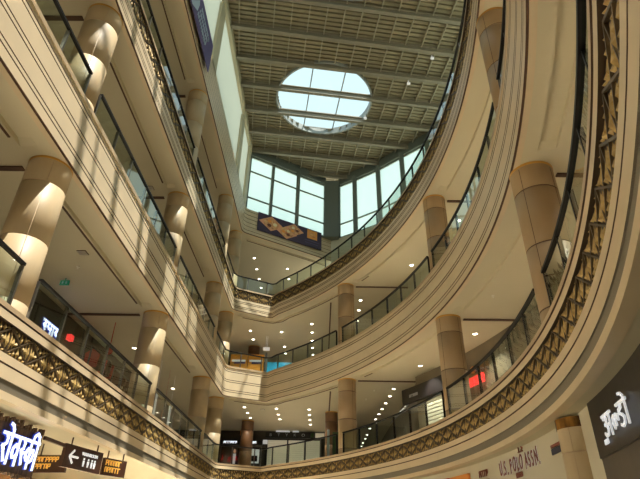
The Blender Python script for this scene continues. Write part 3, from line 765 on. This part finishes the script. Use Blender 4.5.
# ------------------------------------------------------------------ first balcony shops, left
mb = MB(); mb.box(W(-1.68, 2.3, .98), W(-1.62, 3.05, 1.16)); t = empty('shop_sign', W(-1.62, 2.7, .98)); tag(t, 'dark shopfront sign with glowing white and blue Hindi letters behind the left glass railing', 'sign')
mb.build('board', M['black'], t)
seq = ['s_', 'pa', 'aa', 'ya']; size = .36
for w, off, m in ((.075, 0, 'blue'), (.040, .02, 'bluewhite')):
    b_, _ = devtext(seq, W(-1.617, 2.77, 1.032)+Vector((off, 0, 0)), (0, 1, 0), Z, size*.86, w, (1, 0, 0), .01, 1.7); b_.build('letter_halo' if m == 'blue' else 'lettering', M[m], t)
mb = MB(); c = W(-1.665, 3.22, 1.135); mb.obox(c, (.08, 0, 0), (0, .13, 0), (0, 0, .10)); tag(mb.build('shop_sign', M['red']), 'small red lit sign right of the blue lit sign', 'sign')
for (y, h, lb) in ((3.20, .90, 'rail of reddish brown clothes seen through the left first balcony railing'), (3.60, .88, 'rail of brown clothes further along behind the left first balcony railing')):
    X0 = -1.42
    t = empty('clothes_rail', W(X0, y, .615)); tag(t, lb, 'clothes rail')
    mb = MB(); mb.bar(W(X0, y-.17, h+.125), W(X0, y+.17, h+.125), .02, .02, (1, 0, 0)); mb.build('rail', M['steel'], t)
    for yy in (y-.165, y+.165): mb = MB(); mb.bar(W(X0, yy, .616), W(X0, yy, h+.125), .02, .02, (1, 0, 0)); mb.build('upright', M['steel'], t)
    for i in range(7):
        yy = y-.14+i*.043; mb = MB(); P = W(X0, yy, h); A_ = [P+Vector(q) for q in ((-.2, 0, 0), (.2, 0, 0), (.24, 0, .45), (.03, 0, .6), (-.03, 0, .6), (-.24, 0, .45))]; B_ = [q+Vector((0, .09, 0)) for q in A_]
        mb.poly(A_[::-1]); mb.poly(B_)
        for k in range(6): mb.quad(A_[k], A_[(k+1) % 6], B_[(k+1) % 6], B_[k])
        mb.build('garment', M['redcloth' if (i % 3 == 0 and y < 3.4) else 'browncloth'], t)
mb = MB(); c = W(-1.41, 3.27, 1.065); mb.ring((c.x, c.y), [(.02, c.z-.13), (.11, c.z-.07), (.14, c.z), (.10, c.z+.08), (.015, c.z+.13), (.012, EYE+1.266*U)], 16); tag(mb.build('hanging_lantern', M['redcloth'], smooth=True), 'round red hanging decoration above the brown clothes', 'decoration')
for (y, m, lb) in ((4.12, 'shirt', 'white hanging banner behind the left railing, nearer one'), (4.56, 'shirt', 'white hanging banner behind the left railing, farther one'), (4.38, 'redcloth', 'red hanging banner between the two white ones')):
    mb = MB(); mb.box(W(-1.32, y-.03, .84 if m == 'shirt' else .84), W(-1.315, y+.03, 1.0 if m == 'shirt' else .92)); mb.box(W(-1.3175, y-.001, .92), W(-1.3165, y+.001, 1.266)); tag(mb.build('hanging_banner', M[m]), lb, 'banner')
# pale tray beam over the left gallery, exit sign, sprinkler
mb = MB(); c = W(-1.45, 2.58, 1.228)
mb.box(c+Vector((-.14, -.02, -.07)), c+Vector((.14, .02, .09))); mb.box(c+Vector((-.01, -.01, .09)), c+Vector((.01, .01, .17)))
for dx in (-.08, .03): mb.box(c+Vector((dx, -.025, -.03)), c+Vector((dx+.05, -.021, .05)), 1)
tag(mb.build('exit_sign', [M['green'], M['paleblue']]), 'small green exit sign under the left gallery soffit', 'sign')
def vent(x, y, h, lb, wx=.13, wy=.13):
    mb = MB(); c = W(x, y, h-.0015); mb.box(c+Vector((-wx, -wy, -.01)), c+Vector((wx, wy, .0)))
    for i in range(5): mb.box(c+Vector((-wx*.9, -wy*.85+i*wy*.38, -.02)), c+Vector((wx*.9, -wy*.7+i*wy*.38, -.01)), 1)
    tag(mb.build('ceiling_vent', [M['groove'], M['lampring']]), lb, 'vent')
vent(-.53, 6.2, 2.204, 'dark square vent in the soffit above the orange hoarding')
vent(-.66, 5.85, 1.266, 'dark vent between the downlight rows above the far first balcony shops')
vent(-1.28, 1.75, 2.204, 'dark vent in the top left soffit beside the column')
vent(-1.24, 2.29, 1.266, 'dark vent fitting in the left soffit above the exit sign')
vent(-1.27, 3.0, 2.204, 'small dark vent in the soffit past the second left column')
for i, (x, y) in enumerate(((-1.32, 2.05), (1.0, 2.75), (1.02, 2.2), (.5, 4.95), (.45, 5.3), (-1.33, 2.45))):
    mb = MB(); c = W(x, y, 1.266); mb.ring((c.x, c.y), [(.05, c.z-.001), (.05, c.z-.02), (.015, c.z-.03), (.015, c.z-.07), (.03, c.z-.075)], 12, cap1=True)
    tag(mb.build('sprinkler', M['lampring']), 'small ceiling sprinkler under the second balcony slab', 'sprinkler', 'sprinklers')

# ------------------------------------------------------------------ far shops, first balcony
YB = 7.12
t = empty('storefront', W(-1.0, YB, .615)); tag(t, 'dark shopfront with white lettering and lit posters at the far left corner', 'shop front')
mb = MB(); mb.box(W(-1.33, YB-.05, 1.08), W(-.77, YB, 1.135)); mb.build('sign_board', M['black'], t)
mb = MB(); squiggle(mb, W(-1.27, YB-.055, 1.092), (1, 0, 0), Z, 8, .15, .03, (0, -1, 0)); squiggle(mb, W(-.93, YB-.055, 1.092), (1, 0, 0), Z, 4, .15, .03, (0, -1, 0)); mb.build('lettering', M['white'], t)
mb = MB()
for x in (-1.31, -1.05, -.99, -.78): mb.box(W(x-.008, YB-.04, .62), W(x+.008, YB-.02, 1.08))
mb.box(W(-1.31, YB-.04, 1.06), W(-.78, YB-.02, 1.08)); mb.build('door_frame', M['steel'], t)
# poster of a man in a suit
t = empty('poster', W(-1.14, YB-.03, .9)); tag(t, 'lit shop poster of a person in dark suit, far left corner of first balcony', 'poster')
y = YB-.035; mb = MB(); mb.box(W(-1.24, y, .85), W(-1.06, y+.004, 1.05)); mb.build('sheet', M['darkwall'], t)
mb = MB(); mb.poly([W(-1.17, y-.002, .85), W(-1.07, y-.002, .85), W(-1.085, y-.002, .95), W(-1.105, y-.002, .975), W(-1.135, y-.002, .975), W(-1.155, y-.002, .95)]); mb.build('suit', M['suit'], t)
mb = MB(); mb.poly([W(-1.135, y-.003, .85), W(-1.105, y-.003, .85), W(-1.10, y-.003, .972), W(-1.14, y-.003, .972)]); mb.build('shirt', M['shirt'], t)
mb = MB(); mb.poly([W(-1.12+.018*math.cos(a_*.524), y-.004, 1.0+.026*math.sin(a_*.524)) for a_ in range(12)]); mb.build('face', M['skin'], t)
mb = MB(); mb.box(W(-.97, YB-.045, .86), W(-.80, YB-.04, 1.04)); mb.box(W(-.95, YB-.05, .88), W(-.82, YB-.046, .95), 1); tag(mb.build('poster', [M['shirt'], M['suit']]), 'white lit shop poster with a dark picture beside the brown column', 'poster')
mb = MB(); mb.box(W(-.76, YB-.075, 1.09), W(-.70, YB-.055, 1.14)); tag(mb.build('shop_sign', M['shirt']), 'small white and red lit sign beside the brown column', 'sign')
mb = MB(); mb.box(W(-1.02, 6.75, 1.14), W(-.98, 6.76, 1.20)); mb.box(W(-1.001, 6.754, 1.20), W(-.999, 6.757, 1.266)); tag(mb.build('hanging_picture', M['orangeprint']), 'small lit orange picture hanging left of the dark brown column', 'picture')
# blinds shop
t = empty('storefront', W(-.3, YB, .615)); tag(t, 'far shopfront with cream horizontal blinds under a black sign', 'shop front')
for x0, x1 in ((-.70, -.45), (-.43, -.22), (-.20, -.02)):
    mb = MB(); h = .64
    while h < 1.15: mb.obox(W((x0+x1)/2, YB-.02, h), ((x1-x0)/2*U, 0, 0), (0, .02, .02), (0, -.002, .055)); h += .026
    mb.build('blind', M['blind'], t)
mb = MB()
for x in (-.71, -.44, -.21, -.01): mb.box(W(x-.008, YB-.05, .62), W(x+.008, YB-.03, 1.14))
mb.build('mullion', M['black'], t)
t = empty('shop_sign', W(-.4, YB-.06, 1.14)); tag(t, 'long black sign with faint spaced letters over the cream blinds', 'sign')
mb = MB(); mb.box(W(-.73, YB-.09, 1.165), W(-.14, YB-.06, 1.235)); mb.build('board', M['black'], t)
for i, c_ in enumerate('BTYKO'): latin(c_, W(-.68+.105*i, YB-.095, 1.185), (1, 0, 0), Z, .19, M['greyfab'], t, 'letter', sx=1.2)
for i, (x0, x1, m, lb) in enumerate(((-.60, -.42, 'shirt', 'white sign strip above the long black sign'), (-.38, -.30, 'shirt', 'short bright white sign strip above the long black sign, right one'), (-.18, -.10, 'green_ad', 'small green sign on the far shop row'), (-.08, .04, 'blind', 'cream small sign at the right end of the far shop row'))):
    mb = MB(); mb.box(W(x0, YB-.06, 1.24 if i < 2 else 1.19), W(x1, YB+.029, 1.262 if i < 2 else 1.235)); tag(mb.build('shop_sign', M[m]), lb, 'sign')
# dark divider and green poster
mb = MB(); mb.box(W(.05, 6.04, .62), W(.075, 7.1, 1.262)); tag(mb.build('divider_screen', M['black']), 'tall dark screen beside the far passage', 'screen')
mb = MB(); mb.box(W(.06, 5.62, .72), W(.085, 5.64, 1.02)); tag(mb.build('light_strip', M['paleblue']), 'pale blue upright light strip at the end of the blinds', 'light')
mb = MB(); mb.box(W(.12, 5.80, .80), W(.29, 5.81, 1.03)); tag(mb.build('poster', M['green_ad']), 'green poster left of the beige column near bottom centre', 'poster')
# right of the first balcony: black signboard, awning, blinds, red sign
t = empty('shop_sign', W(.85, 4.4, 1.05)); tag(t, 'long black signboard with faint lettering at the corner of the far passage', 'sign')
rr2 = R0+.50; mb = MB(); ys = [4.58-.06*i for i in range(14)]; pts = [(oncyl(y, rr2, 0).x/U, y) for y in ys]
sweep(mb, pts, [(0, 1.05), (0, 1.17), (.04, 1.17), (.04, 1.05), (0, 1.05)]); q = pts[0]
mb.quad(W(q[0], q[1], 1.05), W(q[0]+.04, q[1]+.02, 1.05), W(q[0]+.04, q[1]+.02, 1.17), W(q[0], q[1], 1.17)); mb.build('board', M['black'], t)
mb = MB(); P = oncyl(4.48, rr2-.004, 1.085); d = (oncyl(4.38, rr2-.004, 1.085)-P).normalized(); squiggle(mb, P, d, Z, 7, .12, .018, d.cross(Z)); mb.build('lettering', M['greyfab'], t)
mb = MB(); mb.quad(W(.66, 5.1, 1.0), W(.84, 4.75, 1.16), W(.84, 4.60, 1.16), W(.74, 4.62, 1.04)); mb.quad(W(.66, 5.1, .985), W(.84, 4.75, 1.145), W(.84, 4.60, 1.145), W(.74, 4.62, 1.025)); mb.quad(W(.66, 5.1, 1.0), W(.74, 4.62, 1.04), W(.74, 4.62, 1.025), W(.66, 5.1, .985))
tag(mb.build('awning', M['greyfab']), 'grey sloping awning panel beside the long black signboard', 'awning')
t = empty('storefront', oncyl(3.6, R0+.53, .62)); tag(t, 'cream blinds shopfront on the right first balcony behind the railing', 'shop front')
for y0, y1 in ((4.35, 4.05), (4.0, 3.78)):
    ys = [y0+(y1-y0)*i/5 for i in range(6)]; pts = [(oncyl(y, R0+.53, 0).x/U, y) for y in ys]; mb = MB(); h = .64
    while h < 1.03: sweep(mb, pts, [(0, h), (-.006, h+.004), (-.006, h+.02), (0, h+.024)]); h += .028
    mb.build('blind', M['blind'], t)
t = empty('shop_sign', oncyl(4.0, R0+.50, 1.1)); tag(t, 'red lit sign seen through the right glass railing', 'sign')
mb = MB(); ys = [3.76-.04*i for i in range(6)]; pts = [(oncyl(y, R0+.50, 0).x/U, y) for y in ys]; sweep(mb, pts, [(0, .985), (0, 1.045), (.02, 1.045), (.02, .985), (0, .985)]); mb.build('board', M['red'], t)
mb = MB(); mb.box(oncyl(3.74, R0+.53, 1.09), oncyl(3.74, R0+.53, 1.09)+Vector((.12, -.3, .2))); tag(mb.build('shop_sign', M['orangeprint']), 'small orange sign above the cream blinds beside the right column', 'sign')

# ------------------------------------------------------------------ second balcony: hoardings
t = empty('hoarding', W(-.93, 6.25, 1.55)); tag(t, 'orange hoarding with white and purple stripes at the far corner', 'hoarding')
for x0, x1 in ((-1.15, -.94), (-.93, -.73)):
    mb = MB(); mb.box(W(x0, 6.25, 1.55), W(x1, 6.27, 2.02)); pn = mb.build('panel', M['orange'], t)
    mb = MB(); mb.box(W(x0+.02, 6.243, 1.925), W(x1-.02, 6.249, 1.95)); mb.build('white_stripe', M['shirt'], pn)
    mb = MB(); mb.box(W(x0+.05, 6.243, 1.90), W(x1-.02, 6.249, 1.924)); mb.build('purple_stripe', M['violet'], pn)
mb = MB(); mb.box(W(-.68, 6.2, 1.55), W(-.38, 6.22, 1.91)); tag(mb.build('hoarding', M['cyan']), 'bright blue hoarding panel right of the orange hoarding', 'hoarding')
mb = MB(); mb.box(W(-.70, 6.1, 1.55), W(-.675, 6.12, 2.0)); tag(mb.build('sign_post', M['steel']), 'grey post between the orange and blue hoardings', 'post')
mb = MB(); mb.box(W(-.73, 6.08, 2.02), W(-.65, 6.10, 2.06)); mb.box(W(-.70, 6.088, 2.06), W(-.697, 6.092, 2.204)); mb.box(W(-.683, 6.088, 2.06), W(-.68, 6.092, 2.204)); tag(mb.build('hanging_sign', M['shirt']), 'small white hanging sign above the grey post', 'sign')

# ------------------------------------------------------------------ banners on the top fascia
t = empty('hanging_banner', W(-.97, 2.2, 3.32)); tag(t, 'blue violet banner with pale lettering on the top left fascia', 'banner')
mb = MB(); mb.box(W(-.975, 1.2, 3.31), W(-.968, 2.90, 3.635)); mb.build('cloth', M['violet'], t)
mb = MB(); mb.poly([W(-.966, 2.28, 3.31), W(-.966, 2.40, 3.40), W(-.966, 2.42, 3.50), W(-.966, 2.36, 3.62), W(-.966, 1.5, 3.6), W(-.966, 1.5, 3.31)]); mb.build('pale_shape', M['paleblue'], t)
for r_ in range(3): mb = MB(); squiggle(mb, W(-.966, 2.42+.03*r_, 3.38+.065*r_), (0, 1, 0), Z, 10, .20, .022, (1, 0, 0)); mb.build('text_line', M['paleblue'], t)
a, b = W(-.845, 5.43, 3.355), W(-.04, 5.935, 3.355); d = (b-a).normalized(); n = d.cross(Z); Lh = (b-a).length; Ht = .27*U
a = a+n*.05; 
t = empty('food_banner', a); tag(t, 'long dark purple banner with plates of food and an orange square under the far windows', 'banner')
mb = MB(); mb.obox(a+d*Lh/2+Z*Ht/2, d*Lh/2, n*.02, Z*Ht/2); mb.build('cloth', M['purple'], t)
def disc(cx_, cy_, r, off, m, sides=4, rotd=0, sy=1):
    mb = MB(); mb.poly([a+d*(cx_+r*math.cos(2*math.pi*i/sides+rotd))+Z*(cy_+r*sy*math.sin(2*math.pi*i/sides+rotd))+n*off for i in range(sides)]); return mb.build('food_picture', M[m], t)
for k, (fx, fy, hw_) in enumerate(((.20, .56, .98), (.44, .36, .86), (.555, .64, .80))):
    cx_, cy_ = fx*Lh, fy*Ht; disc(cx_, cy_, hw_, .021+.004*k, 'plate', 4, 0, .62); disc(cx_, cy_, hw_*.62, .023+.004*k, 'food', 16, 0, .72)
    for q in range(3): disc(cx_+hw_*.3*math.cos(2.1*q+k), cy_+hw_*.2*math.sin(2.1*q+k), hw_*.17, .025+.004*k, ('cream_food', 'orangeprint', 'darkfood')[q], 9, 0, .8)
mb = MB(); mb.obox(a+d*Lh*.845+Z*Ht*.70+n*.024, d*.43, n*.003, Z*.37); mb.build('orange_square', M['orangeprint'], t)
mb = MB(); 
for k in range(3): mb.obox(a+d*Lh*.845+Z*(Ht*.60+.15*k)+n*.028, d*.25, n*.002, Z*.03)
mb.build('square_marks', M['food'], t)
mb = MB()
for k in range(2): mb.obox(a+d*(Lh*.84)+Z*(.48-.2*k)+n*.024, d*(.6-.05*k), n*.002, Z*.018)
mb.build('lettering', M['violet'], t)
